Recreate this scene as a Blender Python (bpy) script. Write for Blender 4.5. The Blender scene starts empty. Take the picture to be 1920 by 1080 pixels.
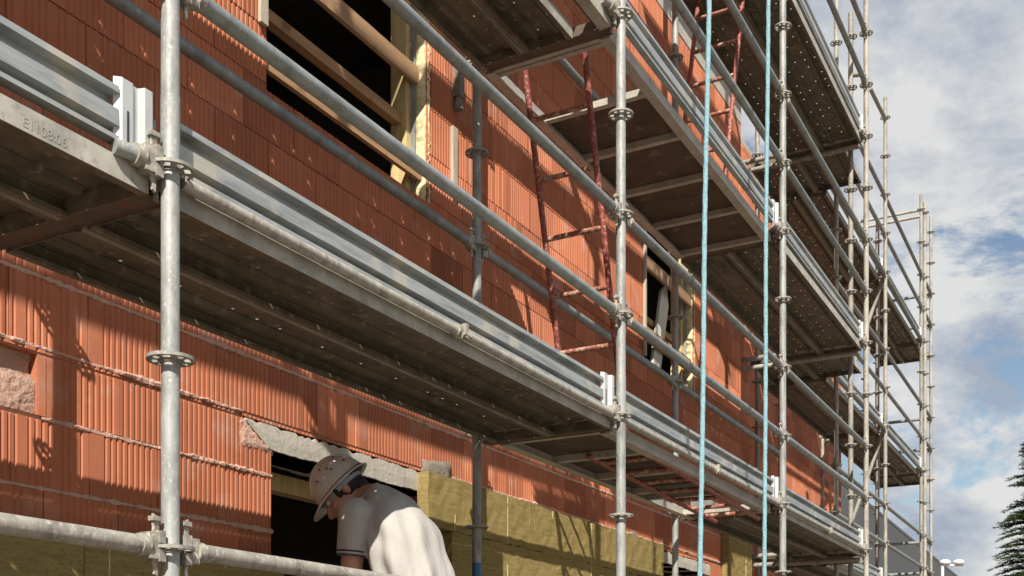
import bpy, math, random
import numpy as np
from mathutils import Vector, Matrix
random.seed(7); rng = np.random.default_rng(7)
R = math.radians
SC = bpy.context.scene
COL = SC.collection
ZO = 1.65            # eye height above the ground; everything below is written relative to eye height
F_PX, TH, YH = 2102.0, R(28.728), 1295.8
# ------------------------------------------------------------------ materials
MATS = {}
def mat(name, base, rough=0.6, metal=0.0, var=0.25, scale=6.0, col2=None, bump=0.0, bscale=60.0, spots=None, spot_scale=25.0,
        spot_lo=0.62, spot_hi=0.68, rnd=0.0, spec=0.4, stretch=(1, 1, 1), detail=5.0):
    m = bpy.data.materials.new(name); m.use_nodes = True
    nt = m.node_tree; N = nt.nodes; L = nt.links
    b = N['Principled BSDF']
    b.inputs['Roughness'].default_value = rough; b.inputs['Metallic'].default_value = metal
    b.inputs['Specular IOR Level'].default_value = spec
    tc = N.new('ShaderNodeTexCoord')
    mp = N.new('ShaderNodeMapping'); mp.inputs['Scale'].default_value = stretch
    L.new(tc.outputs['Object'], mp.inputs['Vector'])
    n1 = N.new('ShaderNodeTexNoise'); n1.inputs['Scale'].default_value = scale; n1.inputs['Detail'].default_value = detail
    n1.inputs['Roughness'].default_value = 0.65
    L.new(mp.outputs['Vector'], n1.inputs['Vector'])
    rp = N.new('ShaderNodeValToRGB')
    c2 = col2 if col2 else tuple(c * (1 - var) for c in base)
    c3 = tuple(min(1, c * (1 + var * 0.6)) for c in base)
    e = rp.color_ramp.elements
    e[0].position = 0.32; e[0].color = (*c2, 1); e[1].position = 0.68; e[1].color = (*c3, 1)
    mid = e.new(0.5); mid.color = (*base, 1)
    L.new(n1.outputs['Fac'], rp.inputs['Fac'])
    out = rp.outputs['Color']
    if rnd > 0:
        oi = N.new('ShaderNodeObjectInfo')
        mr = N.new('ShaderNodeMapRange'); mr.inputs['To Min'].default_value = 1 - rnd; mr.inputs['To Max'].default_value = 1 + rnd * 0.6
        L.new(oi.outputs['Random'], mr.inputs['Value'])
        mx = N.new('ShaderNodeMix'); mx.data_type = 'RGBA'; mx.blend_type = 'MULTIPLY'; mx.inputs['Factor'].default_value = 1
        L.new(out, mx.inputs['A']); L.new(mr.outputs['Result'], mx.inputs['B']); out = mx.outputs['Result']
    if spots:
        n2 = N.new('ShaderNodeTexNoise'); n2.inputs['Scale'].default_value = spot_scale; n2.inputs['Detail'].default_value = 3
        L.new(tc.outputs['Object'], n2.inputs['Vector'])
        mr = N.new('ShaderNodeMapRange'); mr.inputs['From Min'].default_value = spot_lo; mr.inputs['From Max'].default_value = spot_hi
        L.new(n2.outputs['Fac'], mr.inputs['Value'])
        mx = N.new('ShaderNodeMix'); mx.data_type = 'RGBA'
        L.new(mr.outputs['Result'], mx.inputs['Factor']); L.new(out, mx.inputs['A']); mx.inputs['B'].default_value = (*spots, 1)
        out = mx.outputs['Result']
    L.new(out, b.inputs['Base Color'])
    if bump > 0:
        n3 = N.new('ShaderNodeTexNoise'); n3.inputs['Scale'].default_value = bscale; n3.inputs['Detail'].default_value = 4
        L.new(mp.outputs['Vector'], n3.inputs['Vector'])
        bp = N.new('ShaderNodeBump'); bp.inputs['Strength'].default_value = bump; bp.inputs['Distance'].default_value = 0.01
        L.new(n3.outputs['Fac'], bp.inputs['Height']); L.new(bp.outputs['Normal'], b.inputs['Normal'])
    MATS[name] = m
    return m

def brick_mat(name, base):
    m = mat(name, base, rough=0.85, var=0.13, scale=2.2, bump=0.10, bscale=160, spots=(0.46, 0.23, 0.165), spot_scale=7.0, spot_lo=0.56, spot_hi=0.76, spec=0.12)
    nt = m.node_tree; N = nt.nodes; L = nt.links; b = N['Principled BSDF']
    src = b.inputs['Base Color'].links[0].from_socket
    at = N.new('ShaderNodeAttribute'); at.attribute_name = 'tone'
    mx = N.new('ShaderNodeMix'); mx.data_type = 'RGBA'; mx.blend_type = 'MULTIPLY'; mx.inputs['Factor'].default_value = 1
    L.new(src, mx.inputs['A']); L.new(at.outputs['Color'], mx.inputs['B'])
    L.new(mx.outputs['Result'], b.inputs['Base Color'])
    return m

brick = brick_mat('clay_block', (0.44, 0.160, 0.088))
core = mat('block_core', (0.40, 0.14, 0.075), 0.9, var=0.2, bump=0.4)
mortar = mat('mortar', (0.50, 0.32, 0.25), 0.95, var=0.22, scale=14, bump=0.8, bscale=50)
cement = mat('cement', (0.19, 0.17, 0.14), 0.95, var=0.3, scale=12, bump=0.8, bscale=40)
concrete = mat('concrete', (0.42, 0.40, 0.35), 0.9, var=0.16, scale=8, bump=0.3, bscale=45, spots=(0.42, 0.30, 0.23), spot_scale=14)
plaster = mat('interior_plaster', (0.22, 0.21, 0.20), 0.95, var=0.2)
galv = mat('galvanised_tube', (0.29, 0.30, 0.295), 0.55, 0.15, var=0.42, scale=22, spots=(0.46, 0.445, 0.40), spot_scale=95, spot_lo=0.60, spot_hi=0.72, rnd=0.12, bump=0.12, bscale=120, stretch=(1, 1, 0.35))
galv_old = mat('weathered_tube', (0.30, 0.285, 0.25), 0.65, 0.1, var=0.45, scale=18, spots=(0.43, 0.40, 0.33), spot_scale=60, spot_lo=0.54, spot_hi=0.72, rnd=0.2, bump=0.15, bscale=100, stretch=(1, 1, 0.35))
rail_m = mat('guardrail_tube', (0.23, 0.25, 0.25), 0.5, 0.2, var=0.32, scale=14, spots=(0.36, 0.35, 0.31), spot_scale=110, spot_lo=0.64, spot_hi=0.74, rnd=0.14, bump=0.1, bscale=90)
rosette_m = mat('cast_rosette', (0.27, 0.26, 0.235), 0.6, 0.1, var=0.35, scale=40, spots=(0.42, 0.40, 0.36), spot_scale=80)
wedge_m = mat('wedge_head_steel', (0.29, 0.27, 0.23), 0.6, 0.1, var=0.4, scale=30, spots=(0.50, 0.47, 0.40), spot_scale=60, spot_lo=0.55, spot_hi=0.65)
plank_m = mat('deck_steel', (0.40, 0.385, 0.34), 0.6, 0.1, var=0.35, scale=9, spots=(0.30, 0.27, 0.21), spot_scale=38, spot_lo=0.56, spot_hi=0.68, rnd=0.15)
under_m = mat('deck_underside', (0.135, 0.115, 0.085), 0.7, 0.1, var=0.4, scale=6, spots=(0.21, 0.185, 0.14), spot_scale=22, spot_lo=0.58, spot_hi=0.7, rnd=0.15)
toe_m = mat('toe_board_zinc', (0.33, 0.35, 0.355), 0.42, 0.3, var=0.38, scale=9, spots=(0.44, 0.42, 0.36), spot_scale=7, spot_lo=0.53, spot_hi=0.64, rnd=0.12, stretch=(0.35, 1, 3), bump=0.12, bscale=30)
new_zinc = mat('new_zinc', (0.48, 0.50, 0.50), 0.42, 0.2, var=0.12, scale=12)
alu = mat('aluminium_rail', (0.42, 0.395, 0.35), 0.55, 0.15, var=0.25, scale=9, spots=(0.33, 0.31, 0.27), spot_scale=18, spot_lo=0.55, spot_hi=0.68)
plywood = mat('phenolic_plywood', (0.085, 0.058, 0.042), 0.7, var=0.35, scale=5, spots=(0.15, 0.11, 0.08), spot_scale=9)
transom_m = mat('transom_steel', (0.10, 0.075, 0.058), 0.7, 0.1, var=0.4, scale=15, spots=(0.14, 0.075, 0.05), spot_scale=12, spot_lo=0.5, spot_hi=0.66)
red_paint = mat('worn_red_paint', (0.22, 0.05, 0.038), 0.55, 0.0, var=0.4, scale=25, spots=(0.40, 0.22, 0.17), spot_scale=60, spot_lo=0.54, spot_hi=0.66)
rung_m = mat('worn_rung', (0.25, 0.085, 0.06), 0.55, 0.0, var=0.35, scale=25, spots=(0.42, 0.30, 0.22), spot_scale=40, spot_lo=0.46, spot_hi=0.62)
blue_rope = mat('blue_rope', (0.25, 0.43, 0.50), 0.85, var=0.25, scale=60, bump=0.9, bscale=220, spec=0.2)
blue_paint = mat('blue_paint', (0.03, 0.12, 0.28), 0.45, var=0.3, scale=30)
wool = mat('mineral_wool', (0.29, 0.222, 0.090), 0.95, var=0.28, scale=7, bump=0.5, bscale=60, spots=(0.21, 0.16, 0.06), spot_scale=60, spot_lo=0.55, spot_hi=0.7, spec=0.05, stretch=(1.0, 1, 9.0))
wool_line = mat('wool_pale_line', (0.48, 0.43, 0.26), 0.95, var=0.3, scale=60)
wood = mat('board_wood', (0.36, 0.22, 0.12), 0.75, var=0.3, scale=4, stretch=(0.4, 8, 8), bump=0.3, bscale=30, spots=(0.20, 0.11, 0.06), spot_scale=6, spot_lo=0.58, spot_hi=0.7)
pale_wood = mat('pale_wood', (0.58, 0.44, 0.21), 0.7, var=0.25, scale=5, stretch=(6, 6, 0.6), bump=0.3, bscale=30)
grey_wood = mat('grey_wood', (0.42, 0.37, 0.29), 0.8, var=0.25, scale=6, stretch=(6, 6, 0.8), bump=0.3, bscale=40)
foam = mat('sealing_foam', (0.62, 0.56, 0.33), 0.9, var=0.3, scale=18, bump=1.0, bscale=24)
white_board = mat('white_board', (0.60, 0.58, 0.52), 0.7, var=0.06, scale=5)
skin = mat('skin', (0.42, 0.21, 0.14), 0.55, var=0.14, scale=18, bump=0.15, bscale=120)
hair_m = mat('dark_hair', (0.02, 0.016, 0.013), 0.7, var=0.3, scale=60, bump=0.6, bscale=150)
shirt_m = mat('white_polo_cotton', (0.35, 0.335, 0.315), 0.9, var=0.08, scale=5, bump=0.9, bscale=5, spec=0.15, stretch=(3.0, 3.0, 0.7))
trim_m = mat('dark_trim', (0.035, 0.035, 0.05), 0.9)
trouser_m = mat('work_trousers', (0.06, 0.065, 0.075), 0.9, var=0.3, bump=0.4, bscale=30)
boot_m = mat('leather_boot', (0.05, 0.035, 0.025), 0.6, var=0.3)
helmet_m = mat('helmet_shell', (0.43, 0.395, 0.355), 0.4, var=0.12, scale=12, spots=(0.30, 0.26, 0.23), spot_scale=34, spot_lo=0.60, spot_hi=0.72)
harness_m = mat('helmet_harness', (0.30, 0.31, 0.33), 0.6, var=0.2)
eye_m = mat('eye', (0.6, 0.58, 0.55), 0.2, var=0.02)
roof_m = mat('grey_cladding', (0.085, 0.088, 0.095), 0.7, var=0.12, scale=2.5, stretch=(1, 1, 6))
lamp_m = mat('white_lamp_paint', (0.62, 0.62, 0.60), 0.4, var=0.05)
bark = mat('bark', (0.09, 0.065, 0.045), 0.9, var=0.4, scale=12, bump=0.8)
needles = mat('fir_needles', (0.10, 0.15, 0.045), 0.75, var=0.45, scale=2.5, spec=0.2)
dirt = mat('dirt_ground', (0.19, 0.16, 0.12), 0.95, var=0.3, scale=0.7, bump=0.8, bscale=14, spots=(0.25, 0.22, 0.17), spot_scale=5, spot_lo=0.5, spot_hi=0.7)
asphalt = mat('asphalt', (0.055, 0.055, 0.058), 0.9, var=0.25, scale=9, bump=0.5, bscale=80)
kerb_m = mat('kerb_stone', (0.36, 0.35, 0.33), 0.9, var=0.15, bump=0.4)

# ------------------------------------------------------------------ mesh helper
class MB:
    def __init__(s): s.v = []; s.f = []; s.m = []; s.sm = []
    def add(s, vs, fs, mi=0, smooth=False):
        o = len(s.v); s.v += [tuple(v) for v in vs]
        s.f += [tuple(i + o for i in f) for f in fs]; s.m += [mi] * len(fs); s.sm += [smooth] * len(fs)
        return s
    def box(s, x0, x1, y0, y1, z0, z1, mi=0):
        vs = [(x, y, z) for z in (z0, z1) for y in (y0, y1) for x in (x0, x1)]
        return s.add(vs, [(0, 2, 3, 1), (4, 5, 7, 6), (0, 1, 5, 4), (2, 6, 7, 3), (0, 4, 6, 2), (1, 3, 7, 5)], mi)
    def obox(s, c, ax, hs, mi=0):
        c = Vector(c); ax = [Vector(a).normalized() for a in ax]
        vs = [c + ax[0] * hs[0] * i + ax[1] * hs[1] * j + ax[2] * hs[2] * k for k in (-1, 1) for j in (-1, 1) for i in (-1, 1)]
        return s.add(vs, [(0, 2, 3, 1), (4, 5, 7, 6), (0, 1, 5, 4), (2, 6, 7, 3), (0, 4, 6, 2), (1, 3, 7, 5)], mi)
    def bar(s, p0, p1, w, h, up=(0, 0, 1), mi=0):
        p0, p1 = Vector(p0), Vector(p1); d = p1 - p0; L = d.length; d.normalize()
        u = Vector(up); sd = d.cross(u).normalized(); u = sd.cross(d).normalized()
        return s.obox((p0 + p1) / 2, (d, sd, u), (L / 2, w / 2, h / 2), mi)
    def tube(s, p0, p1, r, r1=None, n=14, mi=0, caps=True):
        p0, p1 = Vector(p0), Vector(p1); d = (p1 - p0).normalized()
        a = d.cross(Vector((0, 0, 1)) if abs(d.z) < 0.9 else Vector((1, 0, 0))).normalized(); b = d.cross(a)
        r1 = r if r1 is None else r1
        vs = [p + (a * math.cos(t) + b * math.sin(t)) * q for p, q in ((p0, r), (p1, r1)) for t in [2 * math.pi * i / n for i in range(n)]]
        s.add(vs, [(i, (i + 1) % n, n + (i + 1) % n, n + i) for i in range(n)], mi, True)
        if caps:
            s.add(vs[:n], [tuple(range(n - 1, -1, -1))], mi); s.add(vs[n:], [tuple(range(n))], mi)
        return s
    def path(s, pts, r, n=10, mi=0):
        for a, b in zip(pts, pts[1:]): s.tube(a, b, r, n=n, mi=mi)
        for p in pts[1:-1]: s.ball(p, r, mi, 8, 5)
        return s
    def ball(s, c, r, mi=0, nu=14, nv=8, M=None):
        rr = r if isinstance(r, (tuple, list)) else (r, r, r)
        vs = []; fs = []
        for j in range(nv + 1):
            ph = math.pi * j / nv
            for i in range(nu):
                th = 2 * math.pi * i / nu
                p = Vector((rr[0] * math.sin(ph) * math.cos(th), rr[1] * math.sin(ph) * math.sin(th), rr[2] * math.cos(ph)))
                if M: p = M @ p
                vs.append(p + Vector(c))
        for j in range(nv):
            for i in range(nu):
                fs.append((j * nu + i, (j + 1) * nu + i, (j + 1) * nu + (i + 1) % nu, j * nu + (i + 1) % nu))
        return s.add(vs, fs, mi, True)
    def cap(s, p0, p1, r0, r1, mi=0, n=14):      # tapered capsule
        s.tube(p0, p1, r0, r1, n=n, mi=mi); s.ball(p0, r0, mi, n, 8); s.ball(p1, r1, mi, n, 8); return s
    def extr(s, prof, x0, x1, mi=0, closed=True, smooth=False):   # profile of (y, z) along x
        n = len(prof); vs = [(x0, y, z) for y, z in prof] + [(x1, y, z) for y, z in prof]
        k = n if closed else n - 1
        s.add(vs, [(i, (i + 1) % n, n + (i + 1) % n, n + i) for i in range(k)], mi, smooth)
        if closed: s.add(vs, [tuple(range(n - 1, -1, -1)), tuple(range(n, 2 * n))], mi)
        return s
    def sheet(s, prof, x0, x1, t, mi=0):          # open profile of (y, z) along x given a thickness
        out = []
        for i, (y, z) in enumerate(prof):
            a = prof[max(i - 1, 0)]; b = prof[min(i + 1, len(prof) - 1)]
            d = Vector((b[0] - a[0], b[1] - a[1])).normalized(); out.append((y - d.y * t, z + d.x * t))
        return s.extr(list(prof) + out[::-1], x0, x1, mi)
    def lumps(s, x0, x1, z0, z1, y, amp, nx, nz, mi=0, edge=True):     # rough patch on a wall facing -y
        vs = []
        for j in range(nz + 1):
            for i in range(nx + 1):
                e = 0 if (edge and (i in (0, nx) or j in (0, nz))) else 1
                jx = (random.random() - .5) * (x1 - x0) / nx * .9; jz = (random.random() - .5) * (z1 - z0) / nz * .9
                vs.append((x0 + (x1 - x0) * i / nx + jx, y - e * amp * random.uniform(.25, 1), z0 + (z1 - z0) * j / nz + jz))
        w = nx + 1
        return s.add(vs, [(j * w + i, j * w + i + 1, (j + 1) * w + i + 1, (j + 1) * w + i) for j in range(nz) for i in range(nx)], mi)
    def mesh(s, name, mats, base=(0, 0, 0), attr=None):
        me = bpy.data.meshes.new(name)
        b = base; me.from_pydata([(v[0] - b[0], v[1] - b[1], v[2] - b[2]) for v in s.v], [], s.f)
        for m in (mats if isinstance(mats, (list, tuple)) else [mats]): me.materials.append(m)
        me.polygons.foreach_set('material_index', s.m); me.polygons.foreach_set('use_smooth', s.sm)
        me.update(); return me

def link(name, me, parent=None, loc=(0, 0, 0)):
    o = bpy.data.objects.new(name, me); COL.objects.link(o); o.location = loc
    if parent is not None: o.parent = parent
    return o
def tag(o, label=None, cat=None, group=None, kind=None):
    if label: o['label'] = label
    if cat: o['category'] = cat
    if group: o['group'] = group
    if kind: o['kind'] = kind
    return o
class Thing:                                       # an Empty at the thing's base that parents its parts
    def __init__(s, name, base, label, cat, group=None, kind=None):
        s.b = base
        s.o = bpy.data.objects.new(name, None); COL.objects.link(s.o)
        s.o.location = (base[0], base[1], base[2] + ZO); s.o.empty_display_size = 0.2
        tag(s.o, label, cat, group, kind)
    def part(s, name, mb, mats, under=None, label=None):
        o = link(name, mb.mesh(name, mats, s.b), under if under is not None else s.o)
        if label: o['label'] = label
        return o
    def copy(s, name, me, p, under=None, rot=None):
        o = link(name, me, under if under is not None else s.o, (p[0] - s.b[0], p[1] - s.b[1], p[2] - s.b[2]))
        if rot: o.rotation_euler = rot
        return o
def solo(name, mb, mats, base, label=None, cat=None, group=None, kind=None):
    o = link(name, mb.mesh(name, mats, base), None, (base[0], base[1], base[2] + ZO)); tag(o, label, cat, group, kind); return o

# ------------------------------------------------------------------ layout constants
W0, BL, YO, YI = 2.161, 3.0057, 2.2126, 3.0465
LEV = [-0.624, 1.376, 3.376, 5.376]
PX = [W0 + BL * i for i in range(-1, 4)]           # poles -1..3
YW = 3.36                                          # face of the front wall
GZ = -ZO

# ------------------------------------------------------------------ ground
solo('ground', MB().add([(-300, -300, GZ), (400, -300, GZ), (400, 400, GZ), (-300, 400, GZ)], [(0, 1, 2, 3)]), dirt, (0, 0, GZ), kind='structure')
solo('road', MB().add([(-200, -12, GZ + .004), (250, -12, GZ + .004), (250, -5, GZ + .004), (-200, -5, GZ + .004)], [(0, 1, 2, 3)]), asphalt, (0, -8, GZ), kind='structure')
solo('kerb', MB().box(-200, 250, -5.0, -4.85, GZ, GZ + .12), kerb_m, (0, -5, GZ), kind='structure')

# ------------------------------------------------------------------ block walls
CH, CL = 0.249, 0.334
def block_wall(x0, x1, y, z0, z1, opens, zref=1.461, joint_lo=1.5, seed=1):
    """front skin of ribbed hollow clay blocks with joints, openings and jambs; returns vertex/face arrays for one mesh"""
    r = random.Random(seed)
    V = []; Fc = []; MI = []; TONE = []; nv = 0
    k0 = math.floor((z0 - zref) / CH); k1 = math.ceil((z1 - zref) / CH)
    DEP = 0.013
    for k in range(k0, k1):
        za, zb = zref + k * CH, zref + (k + 1) * CH
        cuts = sorted({max(za, z0), min(zb, z1)} | {z for o in opens for z in (o[2], o[3]) if za + .004 < z < zb - .004 and z0 < z < z1})
        off = (0.5 * (k % 2) + 0.13 * r.random()) * CL
        nb0 = math.floor((x0 - off) / CL); nb1 = math.ceil((x1 - off) / CL)
        for zc, zd in zip(cuts, cuts[1:]):
            if zd - zc < .01: continue
            holes = [(o[0], o[1]) for o in opens if o[2] < (zc + zd) / 2 < o[3]]
            for b in range(nb0, nb1):
                a0, a1 = max(off + b * CL, x0), min(off + (b + 1) * CL, x1)
                segs = [(a0, a1)]
                for h0, h1 in holes:
                    ns = []
                    for s0, s1 in segs:
                        if h1 <= s0 or h0 >= s1: ns.append((s0, s1)); continue
                        if h0 > s0: ns.append((s0, h0))
                        if h1 < s1: ns.append((h1, s1))
                    segs = ns
                rb = random.Random(seed * 7919 + k * 131 + b)
                dy = rb.uniform(-.0012, .0012); tl = rb.uniform(-.001, .001); tn = rb.uniform(.76, 1.15)
                if rb.random() < .12: tn *= .87
                for s0, s1 in segs:
                    if s1 - s0 < .01: continue
                    j = (.005 if za < joint_lo else .0028)
                    jb = j if abs(zc - za) < .003 else 0; jt = j if abs(zd - zb) < .003 else 0
                    xs = [s0 + .0022]; ys = [0.0]
                    p = CL / 12
                    st = off + b * CL
                    for i in range(12):
                        xr = st + i * p
                        rg = random.Random(i * 17 + (b % 5) * 3 + 5)
                        if rg.random() < .14: continue
                        for dx, d in ((p * .44, 0), (p * .47, .0048), (p * .79, .0048), (p * .965, 0)):
                            xx = xr + dx
                            if s0 + .003 < xx < s1 - .003: xs.append(xx); ys.append(d)
                    xs.append(s1 - .0022); ys.append(0.0)
                    xs = np.array(xs); yf = y + np.array(ys) + dy + tl * (xs - s0) / CL
                    n = len(xs)
                    # rows: back-bottom, front-bottom, front-top, back-top ; first and last columns close back to the core
                    xs2 = np.concatenate([[xs[0]], xs, [xs[-1]]]); yf2 = np.concatenate([[y + DEP], yf, [y + DEP]]); n += 2
                    blk = np.empty((4, n, 3))
                    blk[:, :, 0] = xs2
                    blk[0, :, 1] = y + DEP; blk[1, :, 1] = yf2; blk[2, :, 1] = yf2; blk[3, :, 1] = y + DEP
                    blk[0, :, 2] = zc + jb; blk[1, :, 2] = zc + jb; blk[2, :, 2] = zd - jt; blk[3, :, 2] = zd - jt
                    V.append(blk.reshape(-1, 3))
                    i = np.arange(n - 1)
                    for row in range(3):
                        q = np.stack([nv + row * n + i, nv + row * n + i + 1, nv + (row + 1) * n + i + 1, nv + (row + 1) * n + i], 1)
                        Fc.append(q); MI.append(np.zeros(n - 1, int)); TONE.append(np.full(n - 1, tn))
                    nv += 4 * n
    def quads(arr, mi):
        nonlocal nv
        a = np.array(arr, float).reshape(-1, 3); V.append(a); q = np.arange(len(a)).reshape(-1, 4) + nv
        Fc.append(q); MI.append(np.full(len(q), mi)); TONE.append(np.ones(len(q))); nv += len(a)
    xs = sorted({x0, x1} | {v for o in opens for v in o[:2]}); zs = sorted({z0, z1} | {v for o in opens for v in o[2:4]})
    xs = [v for v in xs if x0 <= v <= x1]; zs = [v for v in zs if z0 <= v <= z1]
    T = 0.20
    for xa, xb in zip(xs, xs[1:]):
        for zc, zd in zip(zs, zs[1:]):
            if any(o[0] < (xa + xb) / 2 < o[1] and o[2] < (zc + zd) / 2 < o[3] for o in opens): continue
            quads([(xa, y + DEP - .003, zc), (xb, y + DEP - .003, zc), (xb, y + DEP - .003, zd), (xa, y + DEP - .003, zd)], 1)
            quads([(xa, y + T, zc), (xa, y + T, zd), (xb, y + T, zd), (xb, y + T, zc)], 2)
    f = y + .0008
    for o in opens:
        quads([(o[0], f, o[2]), (o[0], f, o[3]), (o[0], y + T, o[3]), (o[0], y + T, o[2])], 2)
        quads([(o[1], f, o[2]), (o[1], y + T, o[2]), (o[1], y + T, o[3]), (o[1], f, o[3])], 2)
        quads([(o[0], f, o[2]), (o[0], y + T, o[2]), (o[1], y + T, o[2]), (o[1], f, o[2])], 2)
        quads([(o[0], f, o[3]), (o[1], f, o[3]), (o[1], y + T, o[3]), (o[0], y + T, o[3])], 2)
    # ends and top
    quads([(x0, f, z0), (x0, f, z1), (x0, y + T, z1), (x0, y + T, z0)], 2)
    quads([(x1, f, z0), (x1, y + T, z0), (x1, y + T, z1), (x1, f, z1)], 2)
    quads([(x0, f, z1), (x1, f, z1), (x1, y + T, z1), (x0, y + T, z1)], 2)
    # squeezed-out mortar in the thick lower bed joints
    k = k0
    for k in range(k0, k1):
        zj = zref + k * CH
        if zj > joint_lo or zj < -0.4: continue
        if any(o[2] < zj < o[3] and o[0] <= x0 and o[1] >= x1 for o in opens): continue
        xa = max(x0, 1.2); xb = min(x1, 10.8); st = .016
        n = int((xb - xa) / st)
        X = xa + np.arange(n + 1) * st
        pr = rng.normal(0, 1, n + 1); pr = (pr + np.roll(pr, 1) + np.roll(pr, 2)) / 2
        low = rng.normal(0, 1, n + 1); low = sum(np.roll(low, s) for s in range(24)) / 8
        prot = np.clip(.0042 + .0035 * pr + .005 * low, .0005, .018)
        th = np.clip(.0078 + .0025 * rng.normal(0, 1, n + 1) + .0035 * low, .006, .022)
        rows = []
        for dz, a in ((-1, -.6), (-.75, .7), (.1, 1.0), (.8, .5), (1, -.6)):
            w = np.empty((n + 1, 3)); w[:, 0] = X; w[:, 2] = zj + dz * th + .001
            w[:, 1] = y - (prot * a if a > 0 else np.full(n + 1, -.008)); rows.append(w)
        A = np.stack(rows); V.append(A.reshape(-1, 3))
        keep = np.array([not any(o[0] - .01 < x < o[1] and o[2] - .02 < zj < o[3] + .02 for o in opens) for x in X[:-1]])
        i = np.arange(n)[keep]
        for row in range(4):
            q = np.stack([nv + row * (n + 1) + i, nv + row * (n + 1) + i + 1, nv + (row + 1) * (n + 1) + i + 1, nv + (row + 1) * (n + 1) + i], 1)
            Fc.append(q); MI.append(np.full(len(i), 1)); TONE.append(np.ones(len(i)))
        nv += (n + 1) * 5
    return np.concatenate(V), np.concatenate(Fc), np.concatenate(MI), np.concatenate(TONE)

def wall_object(t, args, **kw):
    V, Fc, MI, TN = block_wall(*args, **kw)
    me = bpy.data.meshes.new('wall')
    V = V - np.array(t.b)
    me.vertices.add(len(V)); me.vertices.foreach_set('co', V.ravel())
    me.loops.add(len(Fc) * 4); me.loops.foreach_set('vertex_index', Fc.ravel().astype(np.int32))
    me.polygons.add(len(Fc)); me.polygons.foreach_set('loop_start', np.arange(0, len(Fc) * 4, 4, dtype=np.int32))
    for m in (brick, mortar, core): me.materials.append(m)
    me.polygons.foreach_set('material_index', MI.astype(np.int32))
    at = me.attributes.new('tone', 'FLOAT_COLOR', 'FACE')
    at.data.foreach_set('color', np.stack([TN, TN, TN, np.ones_like(TN)], 1).ravel())
    me.polygons.foreach_set('use_smooth', np.zeros(len(Fc), dtype=bool))
    me.update(calc_edges=True); me.validate()
    return link('wall', me, t.o)

WIN1 = (3.855, 5.158, 2.68, 4.25); WIN2 = (8.317, 9.467, 2.655, 4.25)
DOOR = (3.885, 5.16, GZ, 1.075); LOW2 = (8.45, 9.75, -0.2, 1.06)
LIN1 = (3.70, 5.30, 1.075, 1.195); LIN2 = (8.30, 9.93, 1.06, 1.166)
SLAB = (-6, 10.86, 5.63, 5.80)
NICHE = (2.20, 2.656, 0.972, 1.186)
bld = Thing('brick_building', (2.0, 5.0, GZ), 'unfinished building of orange ribbed clay blocks standing close behind the scaffold', 'building')
FX0, FX1, FTOP = -6.0, 10.86, 7.3
wall_object(bld, (FX0, FX1, YW, GZ, FTOP, [WIN1, WIN2, DOOR, LOW2, LIN1, LIN2, SLAB, NICHE]), seed=3)
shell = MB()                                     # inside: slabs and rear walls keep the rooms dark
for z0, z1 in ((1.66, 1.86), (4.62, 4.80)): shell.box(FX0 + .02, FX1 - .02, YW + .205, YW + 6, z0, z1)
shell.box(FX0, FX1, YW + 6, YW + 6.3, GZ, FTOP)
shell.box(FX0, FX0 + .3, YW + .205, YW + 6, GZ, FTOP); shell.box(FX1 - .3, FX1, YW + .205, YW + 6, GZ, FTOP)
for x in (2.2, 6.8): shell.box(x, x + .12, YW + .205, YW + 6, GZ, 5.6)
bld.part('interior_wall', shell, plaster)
bld.part('roof', MB().box(FX0, FX1, YW + .21, YW + 6.3, FTOP - .2, FTOP + .003), concrete)
bld.part('floor_slab', MB().box(FX0, FX1 - .001, YW - .004, YW + .195, SLAB[2] + .002, SLAB[3] - .002), concrete)
def rough_beam(x0, x1, z0, z1, y0=YW - .006):
    b = MB(); n = int((x1 - x0) / .025); vs = []; fs = []
    for i in range(n + 1):
        x = x0 + (x1 - x0) * i / n
        lo = z0 + random.uniform(-.002, .004) + .003 * math.sin(i * .4); hi = z1 + random.choice((0, 0, -.004, -.012)) + random.uniform(-.003, .003); yy = y0 + random.uniform(-.0006, .0006)
        if x < x0 + .16 and x0 < 4: lo = z0 + .1 - .1 * (x - x0) / .16
        vs += [(x, YW + .25, lo), (x, yy, lo), (x, yy - .002, (lo + hi) / 2), (x, yy, hi), (x, YW + .25, hi)]
    for i in range(n):
        for j in range(4): fs.append((i * 5 + j, i * 5 + 5 + j, i * 5 + 6 + j, i * 5 + 1 + j))
    fs += [(0, 1, 2, 3, 4), (n * 5 + 4, n * 5 + 3, n * 5 + 2, n * 5 + 1, n * 5)]
    return b.add(vs, fs)
bld.part('lintel', rough_beam(3.715, 5.28, 1.078, 1.188), concrete, label='pale concrete lintel over the opening behind the worker')
bld.part('lintel', rough_beam(8.32, 9.90, 1.062, 1.160), concrete)
bl = MB().lumps(3.68, 3.90, 1.06, 1.19, YW + .006, .012, 11, 8)
bl.sm = [True] * len(bl.sm)
bld.part('broken_block', bl, mortar)
nb = MB().lumps(2.2, 2.66, .965, 1.10, YW + .012, .009, 20, 8).lumps(2.2, 2.66, 1.09, 1.19, YW + .040, .006, 16, 5, edge=False)
nb.sm = [True] * len(nb.sm)
nb.box(2.2, 2.656, YW + .05, YW + .09, .972, 1.186)
bld.part('broken_block', nb, [mortar])
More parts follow.
